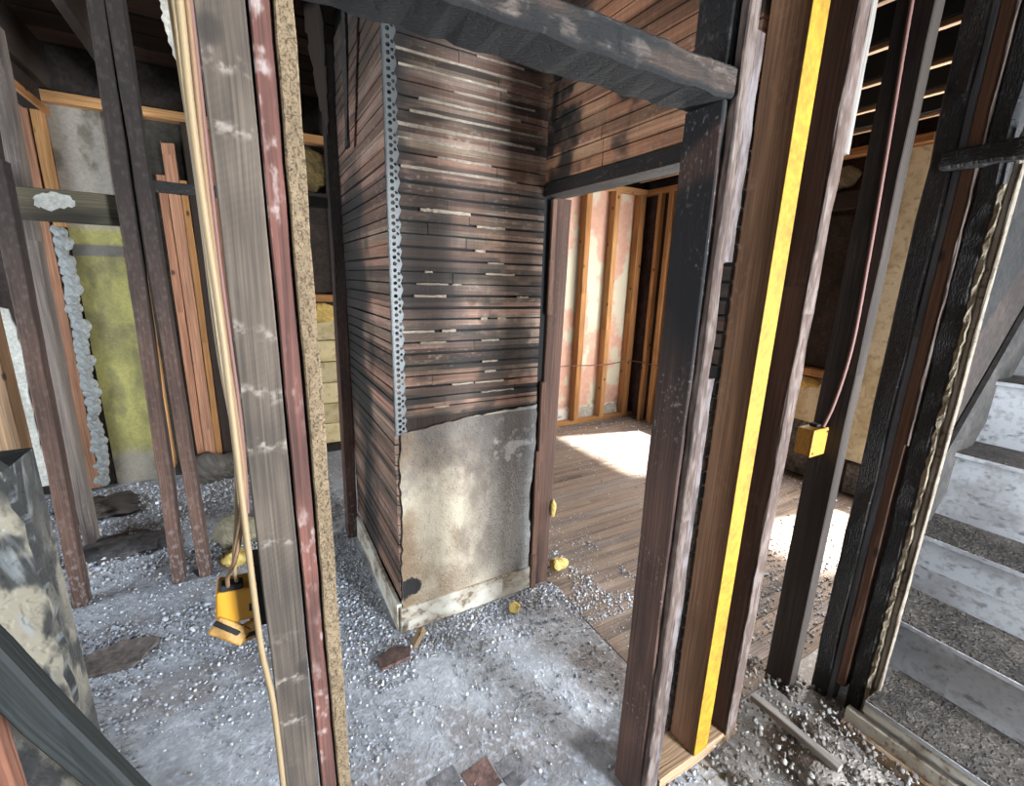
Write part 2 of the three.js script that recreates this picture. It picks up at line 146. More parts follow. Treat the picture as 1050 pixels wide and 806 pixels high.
// box-shaped stick between the given extents; axis says which way the grain runs. The mesh's own place is the middle of its lowest face (y) or its middle
function stickGeo([x0, x1], [y0, y1], [z0, z1], axis, o) {
  let g;
  if (axis === 'y') { g = timber(x1 - x0, z1 - z0, y1 - y0, o); }
  else if (axis === 'x') { g = timber(y1 - y0, z1 - z0, x1 - x0, o); g.rotateZ(-Math.PI / 2); g.translate(-(x1 - x0) / 2, (y1 - y0) / 2, 0); }
  else { g = timber(x1 - x0, y1 - y0, z1 - z0, o); g.rotateX(Math.PI / 2); g.translate(0, (y1 - y0) / 2, -(z1 - z0) / 2); }
  return g;
}
function stick(name, X, Y, Z, material, o = {}) {
  const m = new THREE.Mesh(stickGeo(X, Y, Z, o.axis ?? 'y', o), material); m.name = name; m.position.set((X[0] + X[1]) / 2, Y[0], (Z[0] + Z[1]) / 2); return m;
}
function planarUV(m, f) { const p = m.geometry.attributes.position, u = m.geometry.attributes.uv; for (let i = 0; i < p.count; i++) { const q = f(p.getX(i) + m.position.x, p.getY(i) + m.position.y, p.getZ(i) + m.position.z); u.setXY(i, q[0], q[1]); } return m; }
function boxUV(g, ox = 0, oy = 0, oz = 0) { g = g.index ? g.toNonIndexed() : g; g.computeVertexNormals(); const p = g.attributes.position, n = g.attributes.normal, uv = []; for (let i = 0; i < p.count; i++) { const ax = Math.abs(n.getX(i)), ay = Math.abs(n.getY(i)), az = Math.abs(n.getZ(i)); const x = p.getX(i) + ox, y = p.getY(i) + oy, z = p.getZ(i) + oz; if (ay >= ax && ay >= az) uv.push(x, z); else if (ax >= az) uv.push(z, y); else uv.push(x, y); } g.setAttribute('uv', new THREE.Float32BufferAttribute(uv, 2)); return g; }
function slab(name, [x0, x1], [y0, y1], [z0, z1], material) { const g = boxUV(new THREE.BoxGeometry(x1 - x0, y1 - y0, z1 - z0).translate(0, (y1 - y0) / 2, 0), (x0 + x1) / 2, y0, (z0 + z1) / 2); const m = new THREE.Mesh(g, material); m.name = name; m.position.set((x0 + x1) / 2, y0, (z0 + z1) / 2); return m; }
// a flat thick piece with a ragged outline (points in its own x, y), thickness along z
function ragged(name, pts, thick, material, jit = 0.004, step = 0.03) {
  const r = rng(SEED++ + 500), q = [];
  for (let i = 0; i < pts.length; i++) { const [ax, ay, keep] = pts[i], [bx, by] = pts[(i + 1) % pts.length], L = Math.hypot(bx - ax, by - ay), n = keep ? 1 : Math.max(1, Math.round(L / step)); for (let k = 0; k < n; k++) { const t = k / n; q.push(new THREE.Vector2(ax + (bx - ax) * t + (k ? (r() - 0.5) * 2 * jit : 0), ay + (by - ay) * t + (k ? (r() - 0.5) * 2 * jit : 0))); } }
  const g = new THREE.ExtrudeGeometry(new THREE.Shape(q), { depth: thick, bevelEnabled: false }); const m = new THREE.Mesh(g, material); m.name = name; return m;
}
function lumpGeo(rx, ry, rz, seed, detail = 2, amp = 0.35, f = 1.6) {
  let g = new THREE.IcosahedronGeometry(1, detail); g.deleteAttribute('normal'); g.deleteAttribute('uv'); g = mergeVertices(g, 1e-4); const p = g.attributes.position, uv = [];
  for (let i = 0; i < p.count; i++) { const x = p.getX(i), y = p.getY(i), z = p.getZ(i), k = 1 + amp * 2 * (fbm(x * f + seed * 3.1 + 20, y * f + z * f * 1.3 + seed + 20, 3) - 0.5); p.setXYZ(i, x * rx * k, y * ry * k, z * rz * k); uv.push(x * rx + y * ry * 0.5, z * rz + y * ry); }
  g.setAttribute('uv', new THREE.Float32BufferAttribute(uv, 2)); g.computeVertexNormals(); return g;
}
function lump(name, x, y, z, rx, ry, rz, material, seed = 1, amp = 0.35, detail = 3, f = 1.6) { const m = new THREE.Mesh(lumpGeo(rx, ry, rz, seed, detail, amp, f), material); m.name = name; m.position.set(x, y, z); return m; }
function tube(name, pts, rad, material, seg = 40) { const b = new THREE.Vector3(...pts[0]), g = new THREE.TubeGeometry(new THREE.CatmullRomCurve3(pts.map((p) => new THREE.Vector3(...p).sub(b))), seg, rad, 8); const m = new THREE.Mesh(g, material); m.name = name; m.position.copy(b); return m; }

// ================================================================== THE SETTING
// floor: dusty hall floor, strip boards in the bright room
{
  const f = group('floor', 0, 0, 0);
  const s1 = slab('hall_floor', [-2.9, 1.28], [-0.2, 0], [-4.35, 2.5], M.floor), s2 = slab('stair_floor', [1.28, 4.3], [-0.2, 0], [-0.8, 2.5], M.floor), s3 = slab('subfloor', [1.28, 4.3], [-0.2, -0.02], [-4.35, -0.8], M.dark);
  for (const s of [s1, s2]) planarUV(s, (x, y, z) => [x + 2.8, z + 4.4]);
  f.add(s1, s2, s3);
  const r = rng(5), tones = [0x9a8778, 0x917f72, 0xa08d7e, 0x968880].map((c) => mat(T.old, c, { bump: T.woodBump, bs: 0.001 }));
  for (let z = -4.2, k = 0; z < -0.86; z += 0.083, k++) { let x = 1.285; while (x < 4.05) { const e = Math.min(4.12, x + 1.1 + r() * 1.5), E = 4.12 - e < 0.5 ? 4.12 : e; const b = stick(k || x > 1.3 ? 'floor_board' : 'floor_board', [x, E - 0.002], [-0.02, 0], [z, z + 0.0818], tones[Math.floor(r() * 4)], { axis: 'x', seg: 2, jit: 0.0006, ch: 0.0015 }); f.add(b); x = E; } }
  // a few bare floor tiles left in the dust
  for (const [x, z, a, c] of [[0.52, -1.03, 0.1, 0xa8827a], [0.63, -1.0, 0.1, 0xb4b4bc], [0.41, -1.06, 0.1, 0xb8b8c0]]) { const t = new THREE.Mesh(boxUV(new RoundedBoxGeometry(0.1, 0.003, 0.1, 1, 0.001), x, 0, z), mat(T.dirt, c, { bump: T.dirtBump, bs: 0.002 })); t.name = 'floor_tile'; t.position.set(x, 0.0005, z); t.rotation.y = a; f.add(t); }
  struct(f);
}
// outer walls
function wallWithOpenings(name, axis, at, thick, a0, a1, h, holes, material) {   // axis x: runs along x at z = at
  const g = group(name), cuts = [...holes].sort((p, q) => p[0] - q[0]); let a = a0; const piece = (s, e, y0, y1) => { if (e - s > 0.005 && y1 - y0 > 0.005) g.add(axis === 'x' ? slab('wall_segment', [s, e], [y0, y1], [at, at + thick], material) : slab('wall_segment', [at, at + thick], [y0, y1], [s, e], material)); };
  for (const [s, e, y0, y1] of cuts) { piece(a, s, 0, h); piece(s, e, 0, y0); piece(s, e, y1, h); a = e; } piece(a, a1, 0, h); return struct(g);
}
wallWithOpenings('wall_front', 'x', 2.4, 0.15, -2.9, 4.3, 3.0, [[1.65, 2.35, 0.05, 2.15], [-1.25, -0.25, 0.9, 2.2]], M.plain);
wallWithOpenings('wall_left', 'z', -2.95, 0.15, -4.35, 2.4, 3.0, [[-3.05, -1.55, 0.8, 2.1]], M.plain);
const wallRight = wallWithOpenings('wall_right', 'z', 4.1, 0.15, -4.35, 2.4, 3.0, [[-3.4, -2.28, 0.6, 2.2], [-1.38, -0.76, 0.6, 2.2]], M.darkRed);
struct(slab('wall_back', [-2.95, 1.2], [0, 3.0], [-4.45, -4.29], M.sootWall));
struct(slab('wall_hall_left', [-1.65, -1.5], [0, 2.95], [-0.6, 2.4], M.plain));
struct(slab('wall_stairwell', [3.2, 4.1], [0, 2.95], [0.5, 0.6], M.plain));
// ceilings with joists
{
  const c = group('ceiling'); c.add(slab('ceiling_boards', [-2.95, 4.3], [2.95, 3.1], [-4.45, 2.6], M.ceiling));
  for (let i = 0; i < 10; i++) { const x = -2.6 + i * 0.406; c.add(stick('ceiling_joist', [x - 0.025, x + 0.025], [2.68, 2.95], [-4.28, -0.6], M.dark, { axis: 'z', seg: 5 })); }
  for (let i = 0; i < 7; i++) { const x = 1.42 + i * 0.406; if (x > 4.05) break; c.add(stick('ceiling_joist', [x - 0.03, x + 0.03], [2.7, 2.95], [-4.05, -0.62], M.black, { axis: 'z', seg: 4 })); c.add(stick('furring_strip', [x - 0.018, x + 0.018], [2.675, 2.7], [-4.0, -0.84], M.tanWood, { axis: 'z', seg: 6, jit: 0.002 })); }
  const r = rng(8); for (let i = 0; i < 16; i++) { const z = -4.2 + i * 0.235; c.add(stick('ceiling_board', [-2.9, 1.15], [2.93, 2.95], [z, z + 0.22], i % 3 ? M.dark : M.darkBrown, { axis: 'x', seg: 3 })); }
  struct(c);
}

// ------------------------------------------------------------------ the chase: lath box in the middle of the picture
const X0 = 0.485, X1 = 1.175, ZF = -1.79, ZB = -2.74;
function tones(map, n = 5, o = {}) { const r = rng(n + 3); return Array.from({ length: n }, () => { const v = 0.82 + r() * 0.4; const m = mat(map, 0xffffff, { bump: T.woodBump, bs: 0.001, ...o }); m.color.setRGB(v, v * (0.97 + r() * 0.05), v * (0.95 + r() * 0.06)); return m; }); }
{
  const g = group('wall_chase', 0, 0, 0), r = rng(21);
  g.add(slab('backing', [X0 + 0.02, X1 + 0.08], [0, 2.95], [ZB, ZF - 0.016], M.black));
  const tf = tones(T.lathFront), ts = tones(T.lathSide), residue = [];
  for (let k = 0; k < 38; k++) {                                    // front laths
    const y = 1.02 + k * 0.0468, up = y > 1.95, gap = up ? 0.003 + r() * 0.004 : 0.006 + r() * 0.007, h = 0.0468 - gap, cut = r() < 0.5 ? [X0 + 0.012, X1] : [X0 + 0.012, X0 + 0.12 + r() * 0.45, X1];
    for (let q = 0; q < cut.length - 1; q++) { const dz = r() * 0.003, tilt = (r() - 0.5) * 0.004; const b = stick('lath', [cut[q], cut[q + 1] - (q < cut.length - 2 ? 0.002 : 0)], [y + tilt, y + tilt + h], [ZF - 0.016 + dz, ZF - 0.006 + dz], tf[Math.floor(r() * 5)], { axis: 'x', seg: 4, jit: 0.0011, ch: 0.0015, bow: 0.001 }); planarUV(b, (x, yy) => [x - X0, yy - 0.95]); g.add(b); }
    const n = up ? 3 : r() < 0.6 ? 2 : 1; for (let q = 0; q < n; q++) { if (r() < 0.2) continue; const L = up ? 0.2 + r() * 0.4 : 0.03 + r() * 0.14, x = X0 + 0.03 + r() * (0.64 - L); residue.push(stickGeo([x, x + L], [0, gap + (up ? 0.002 : -0.001) + r() * 0.003], [0, 0.011 + r() * 0.004], 'x', { seg: 6, jit: 0.0016, ch: 0.001 }).translate(x + L / 2, y + h - 0.002, ZF - 0.0065)); }
  }
  const tailTop = mergeGeometries(residue); const rs = new THREE.Mesh(tailTop, mat(T.light, 0xb3a595, { bump: T.dirtBump, bs: 0.003 })); rs.name = 'plaster_residue'; rs.userData.kind = 'stuff'; g.add(rs);
  for (let k = 0; k < 54; k++) {                                    // side laths
    const y = 0.16 + k * 0.0474, h = 0.0474 - 0.003 - r() * 0.005, zb = ZB + (y > 2.2 ? (y - 2.2) * 0.12 : 0) + r() * 0.03, b = stick('lath', [X0 - 0.004 - r() * 0.002, X0 + 0.012], [y, y + h], [zb, ZF - 0.012], ts[Math.floor(r() * 5)], { axis: 'z', seg: 4, jit: 0.0014, ch: 0.0015, bow: 0.001 });
    planarUV(b, (x, yy, z) => [ZF - z, yy - 0.1]); g.add(b);
  }
  // perforated corner bead with two staggered rows of holes
  const bead = [], beadLen = 0.0484 * 2;
  const one = () => { const s = new THREE.Shape(); const w = 0.044; s.moveTo(0, 0); for (let i = 0; i < 4; i++) { const y = i * beadLen / 4; s.lineTo(w - (i % 2 ? 0.009 : 0), y); s.lineTo(w - (i % 2 ? 0.009 : 0) + 0.004, y + beadLen / 8); } s.lineTo(w, beadLen); s.lineTo(0, beadLen); for (let i = 0; i < 4; i++) { const h = new THREE.Path(); h.absarc(0.018, (i + 0.5) * beadLen / 4, 0.0075, 0, Math.PI * 2, true); s.holes.push(h); const h2 = new THREE.Path(); if (i < 3) { h2.absarc(0.033, (i + 1) * beadLen / 4, 0.006, 0, Math.PI * 2, true); s.holes.push(h2); } } return new THREE.ExtrudeGeometry(s, { depth: 0.0015, bevelEnabled: false, curveSegments: 5 }); };
  for (let k = 0; k < 19; k++) bead.push(one().translate(X0 - 0.003, 0.96 + k * beadLen, ZF - 0.001));
  bead.push(new THREE.CylinderGeometry(0.0045, 0.0045, 1.84, 8).toNonIndexed().translate(X0 - 0.003, 0.96 + 0.92, ZF));
  const bm = new THREE.Mesh(mergeGeometries(bead.map((b) => { const q = b.index ? b.toNonIndexed() : b; for (const k of Object.keys(q.attributes)) if (!['position', 'normal', 'uv'].includes(k)) q.deleteAttribute(k); return q; })), M.metal); bm.name = 'corner_bead'; bm.userData.label = 'grey perforated metal corner bead'; g.add(bm);
  // remaining plaster, lower half of the front
  const pl = ragged('plaster_panel', [[0.0, 0.1], [0.675, 0.1], [0.68, 0.3], [0.665, 0.52], [0.685, 0.7], [0.69, 1.02], [0.42, 1.005], [0.2, 0.985], [0.02, 0.965], [0.008, 0.8], [0.012, 0.5], [0.0, 0.3]], 0.012, M.panel, 0.005, 0.025); pl.position.set(X0, 0, ZF - 0.008); pl.userData.label = 'stained plaster left on the lower half'; g.add(pl);
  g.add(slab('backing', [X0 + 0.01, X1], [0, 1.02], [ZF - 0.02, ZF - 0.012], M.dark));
  const b1 = stick('baseboard', [X0 - 0.012, X1 - 0.01], [0, 0.125], [ZF - 0.005, ZF + 0.018], M.paint, { axis: 'x', seg: 8, jit: 0.0012 }); planarUV(b1, (x, y) => [x, y]); b1.position.y = 0; g.add(b1);
  const b2 = stick('baseboard', [X0 - 0.025, X0 - 0.004], [0, 0.14], [ZB, ZF - 0.006], M.paint, { axis: 'z', seg: 6, jit: 0.002 }); planarUV(b2, (x, y, z) => [z + 7, y]); g.add(b2);
  struct(g, 'lath-covered chase with a perforated metal corner and stained plaster below', 'wall');
}
// ------------------------------------------------------------------ lath wall with the doorway, x = 1.17
{
  const g = group('wall_doorway'), r = rng(31), td = tones(T.lathDoor, 6);
  g.add(slab('backing', [1.195, 1.27], [1.99, 2.95], [-1.77, -0.84], M.black), slab('backing', [1.195, 1.27], [0, 1.99], [-1.0, -0.84], M.black));
  for (let k = 0; k < 17; k++) { const y = 2.015 + k * 0.047, h = 0.044, mid = -1.42 + (r() - 0.5) * 0.03; for (const [a, b] of r() < 0.75 ? [[-1.785, mid], [mid + 0.003, -0.84]] : [[-1.785, -0.84]]) { const l = stick('lath', [1.17 - r() * 0.003, 1.196], [y, y + h - r() * 0.003], [a, b], td[Math.floor(r() * 6)], { axis: 'z', seg: 5, jit: 0.001, ch: 0.0015 }); planarUV(l, (x, yy, z) => [z + 1.8, yy]); g.add(l); } }
  for (let k = 0; k < 42; k++) { const y = 0.02 + k * 0.047, z0 = -0.99 + r() * 0.02; const l = stick('lath', [1.16 - r() * 0.006, 1.196], [y, y + 0.036 + r() * 0.006], [z0, -0.825], td[Math.floor(r() * 6)], { axis: 'z', seg: 2, jit: 0.0016, ch: 0.002 }); planarUV(l, (x, yy, z) => [z + 1.8, yy]); g.add(l); }
  const hd = stick('door_header', [1.165, 1.28], [1.96, 2.01], [-1.79, -0.84], M.charBrown, { axis: 'z', seg: 6, jit: 0.002 }); g.add(hd);
  struct(g, 'orange brown lath wall above and beside the doorway', 'wall');
  const j = group('door_jamb', 1.22, 0, -1.83);
  add(j, stick('jamb_stud', [1.19, 1.285], [0, 1.96], [-1.89, -1.785], M.jamb, { seg: 12, jit: 0.0012, lean: [0.03, 0] }));
  for (const [a, b, y0, y1, zf] of [[1.165, 1.195, 0.0, 0.2, -1.758], [1.172, 1.198, 0.18, 0.78, -1.766], [1.184, 1.208, 0.72, 1.13, -1.766], [1.2, 1.226, 1.45, 1.95, -1.77]]) add(j, stick('jamb_strip', [a, b], [y0, y1], [-1.786, zf], M.oldBrown, { seg: 5, jit: 0.0015 }));
  thing(j, 'reddish brown doorway stud with broken trim strips at the edge of the plaster panel', 'stud');
}

// ------------------------------------------------------------------ bright room beyond the doorway
{
  const g = group('wall_room_back');
  g.add(slab('wall_panel', [1.28, 4.1], [0, 2.95], [-4.25, -4.11], M.darkRed));
  let k = 0; for (const [x0, x1] of [[1.5, 2.28], [2.285, 3.145], [3.15, 3.53], [3.535, 4.06]]) { const p = slab('pink_panel', [x0, x1], [0.02, 2.62], [-4.112, -4.098 + (k++ % 2) * 0.003], M.pink); planarUV(p, (x, y) => [x - 2.5, y]); g.add(p); }
  for (const [a, b] of [[2.75, 2.98], [3.2, 3.48], [3.66, 3.85]]) { const p = ragged('plaster_scrap', [[a, 0.03], [b, 0.03], [b, 0.15], [(a + b) / 2, 0.17], [a, 0.13]], 0.015, M.white, 0.008, 0.05); p.position.z = -4.098; g.add(p); }
  struct(g, 'pink wall panels with pale peeled patches behind the pale studs', 'wall');
  const place = ['by the doorway jamb', 'in the middle of the pink wall', 'just before the corner of the pink wall'];
  [[2.56, 2.62], [3.14, 3.21], [3.525, 3.595], [3.885, 3.97]].forEach(([a, b], i) => thing(stick('wall_stud', [a, b], [0.04, 2.56], [-4.095, -4.0], i % 2 ? M.newWood2 : M.newWood, { seg: 8, jit: 0.001, bow: 0.003 }), i === 0 ? 'pale pine stud on the pink wall hidden by the doorway jamb' : 'pale pine stud ' + place[i - 1], 'stud'));
  thing(stick('top_plate', [1.3, 4.06], [2.56, 2.615], [-4.095, -3.99], M.newWood, { axis: 'x', seg: 8 }), 'pale pine top plate above the pink wall panels', 'beam');
  thing(stick('bottom_plate', [1.3, 4.06], [0, 0.04], [-4.095, -4.0], M.newWood2, { axis: 'x', seg: 8 }), 'dusty pine bottom plate along the foot of the pink wall', 'beam');
  thing(tube('wire', [[2.3, 0.69, -3.985], [2.95, 0.7, -3.985], [3.55, 0.68, -3.985], [3.94, 0.7, -3.98], [3.99, 0.7, -3.7], [3.99, 0.71, -3.4]], 0.006, M.cableRed, 50), 'thin dark wire running across the pale studs at knee height', 'wire');
  // right wall pieces fixed to x = 4.1
  const w = group('wall_right_lining');
  w.add(slab('wall_panel', [4.075, 4.1], [0, 2.62], [-4.1, -3.41], M.darkRed), slab('wall_panel', [4.075, 4.1], [0, 0.58], [-3.41, -2.28], M.darkRed));
  w.add(slab('boarded_window_panel', [4.06, 4.098], [0.98, 2.16], [-2.26, -1.87], M.sootWall), stick('window_header', [4.0, 4.1], [2.2, 2.32], [-2.28, -1.885], M.dark, { axis: 'z' }), stick('window_sill', [4.0, 4.1], [0.9, 0.96], [-2.28, -1.885], M.newWood, { axis: 'z' }));
  const kp = slab('kraft_panel', [4.06, 4.095], [0.28, 2.58], [-1.78, -1.4], M.kraft); planarUV(kp, (x, y, z) => [z + 2, y]); w.add(kp);
  const ki = slab('kraft_panel', [4.06, 4.095], [0.5, 0.88], [-2.26, -1.9], M.kraft); w.add(ki, slab('base_block', [4.03, 4.095], [0.02, 0.26], [-1.6, -1.38], M.dirt), slab('base_panel', [4.065, 4.095], [0.02, 0.5], [-2.26, -1.8], M.dirt));
  struct(w, 'dark boarded window and cream insulation facing on the far side wall', 'wall');
  thing(lump('insulation_batt', 4.06, 2.43, -2.06, 0.045, 0.08, 0.13, M.greyIns, 4), 'crumpled tan insulation stuffed above the boarded window', 'insulation');
  thing(lump('insulation_tuft', 4.03, 0.84, -2.05, 0.04, 0.05, 0.14, M.yellowIns, 6), 'yellow insulation poking out under the boarded window sill', 'insulation');
  [[-3.85, -3.8, 'pale pine stud in the corner of the dark side wall'], [-3.7, -3.64, 'pale pine stud standing on the dark side wall next to the corner'], [-1.87, -1.82, 'thin pale stud edging the boarded window']].forEach(([a, b, l], i) => thing(stick('wall_stud', [3.99, 4.055], [0.0, i === 2 ? 2.2 : 2.56], [a, b], i === 2 ? M.paleWood : M.newWood, { seg: 8 }), l, 'stud'));
  thing(stick('top_plate', [3.97, 4.055], [2.56, 2.615], [-3.99, -1.5], M.newWood2, { axis: 'z', seg: 6 }), 'reddish pine top plate over the dark side wall', 'beam');
}
// ------------------------------------------------------------------ far room at the back left
{
  const g = group('wall_far_room');
  const p1 = slab('olive_panel', [-1.0, -0.64], [0.0, 2.6], [-4.29, -4.26], M.olive); planarUV(p1, (x, y) => [x + 1.0, y]);
  const p2 = slab('olive_panel', [-1.9, -1.18], [0.0, 2.6], [-4.29, -4.27], M.sootWall);
  g.add(p1, p2, slab('dark_panel', [-0.64, 0.4], [0, 2.6], [-4.29, -4.265], mat(T.dirt, 0x5c564a)));
  let k = 0; for (let y = 0.1; y < 1.2; y += 0.19) g.add(stick('cream_board', [0.38, 0.72], [y, y + 0.182], [-4.29, -4.25 + (k++ % 2) * 0.004], mat(T.kraft, k % 2 ? 0xe9e2cf : 0xd6d0c0), { axis: 'x', seg: 3 }));
  g.add(slab('boarded_window_panel', [0.38, 0.68], [1.46, 2.14], [-4.29, -4.24], M.sootWall), stick('window_header', [0.3, 0.74], [2.14, 2.24], [-4.29, -4.2], M.charBrown, { axis: 'x' }), stick('window_sill', [0.3, 0.72], [1.38, 1.44], [-4.29, -4.2], M.newWood2, { axis: 'x' }), stick('window_side', [0.66, 0.7], [1.44, 2.14], [-4.29, -4.21], M.dark));
  struct(g, 'back wall of the far room with an olive panel and a boarded window', 'wall');
  const tp = (x0, x1, y, l) => thing(stick('top_plate', [x0, x1], [y, y + 0.06], [-4.28, -4.18], M.newWood, { axis: 'x', seg: 8 }), l, 'beam');
  tp(-1.06, 0.74, 2.6, 'pale top plate under the dark ceiling of the far room');
  const st = (x0, x1, y0, y1, m, l, o = {}) => thing(stick('wall_stud', [x0, x1], [y0, y1], [o.z0 ?? -4.27, o.z1 ?? -4.18], m, { seg: 9, jit: 0.0016, bow: 0.004, ...o }), l, 'stud');
  st(-1.19, -1.08, 0.03, 2.62, M.pinkWood, 'wide pinkish stud beside the white foam strip on the back wall', { lean: [0.02, 0] });
  st(-1.05, -1.0, 1.86, 2.6, M.newWood, 'short pale stud framing the grey panel above the crosswise block', {});
  st(-0.7, -0.62, 0.1, 2.6, M.newWood, 'yellowish stud right behind the thin dark partition stud', {});
  st(-0.47, -0.42, 0.15, 2.24, M.pinkWood2, 'short pink stud, outer one of the bundle with broken tops', {});
  st(-0.418, -0.345, 0.15, 2.44, M.pinkWood, 'tallest pink stud with a splintered top in the bundle', { rough: 0.05 });
  st(-0.342, -0.3, 0.15, 2.22, M.newWood2, 'orange stud on the inner side of the bundle with broken tops', {});
  st(-0.29, -0.21, 0.1, 2.6, M.dark, 'dark stained stud next to the orange one in the bundle', {});
  st(-0.2, -0.13, 0.1, 2.6, M.pinkWood2, 'reddish stud nearest to the hanging cables on the back wall', {});
  st(0.655, 0.7, 2.24, 2.6, M.newWood, 'short orange cripple stud above the dark boarded window', {});
  thing(lump('insulation_batt', 0.54, 2.42, -4.24, 0.13, 0.15, 0.04, mat(T.dirt, 0xb09a5c), 9), 'dirty yellow insulation between the cripple studs above the boarded window', 'insulation');
  thing(lump('insulation_batt', 0.52, 1.29, -4.23, 0.14, 0.08, 0.04, M.yellowIns, 12), 'yellow insulation below the orange sill of the boarded window', 'insulation');
  const fo = group('foam_strip', -1.03, 0.03, -4.2); const r = rng(41);
  const fg = []; for (let y = 0.05; y < 1.85; y += 0.06) fg.push(lumpGeo(0.035 + r() * 0.018, 0.05, 0.03, y * 9, 2, 0.5).translate((r() - 0.5) * 0.03 - 0.01 + (y - 1) * 0.02, y, 0));
  const fm = new THREE.Mesh(mergeGeometries(fg), M.foam); fm.name = 'foam'; fo.add(fm); thing(fo, 'lumpy white foam strip running up beside the olive panel', 'insulation');
  thing(lump('insulation_batt', -0.1, 0.95, -4.2, 0.06, 0.5, 0.05, mat(T.dirt, 0x8d8455), 14, 0.5), 'olive insulation hanging behind the cable bundle', 'insulation');
  thing(lump('insulation_heap', -0.16, 0.06, -3.0, 0.16, 0.09, 0.14, M.greyIns, 17, 0.5), 'grey beige insulation heap on the floor behind the hanging yellow box', 'insulation');
  thing(lump('insulation_tuft', -0.2, 0.04, -2.72, 0.07, 0.045, 0.06, M.yellowIns, 18, 0.5), 'yellow insulation tuft on the floor beside the dark stud foot', 'insulation');
  thing(lump('rubble_heap', -1.0, 0.03, -3.8, 0.2, 0.04, 0.15, mat(T.dirt, 0x857b74), 19, 0.9, 4, 3), 'dark ashy heap on the floor before the olive panel', 'debris');
  thing(lump('rubble_heap', -0.3, 0.05, -4.1, 0.18, 0.16, 0.12, mat(T.dirt, 0x8f8880), 20, 0.6), 'grey rubble heap at the foot of the pink stud bundle', 'debris');
  thing(lump('ash_heap', -0.75, 0.01, -3.2, 0.2, 0.02, 0.14, mat(T.dirt, 0x858388), 22, 0.9, 4, 3), 'flat grey ash heap among the white crumbs of the far room', 'debris');
}
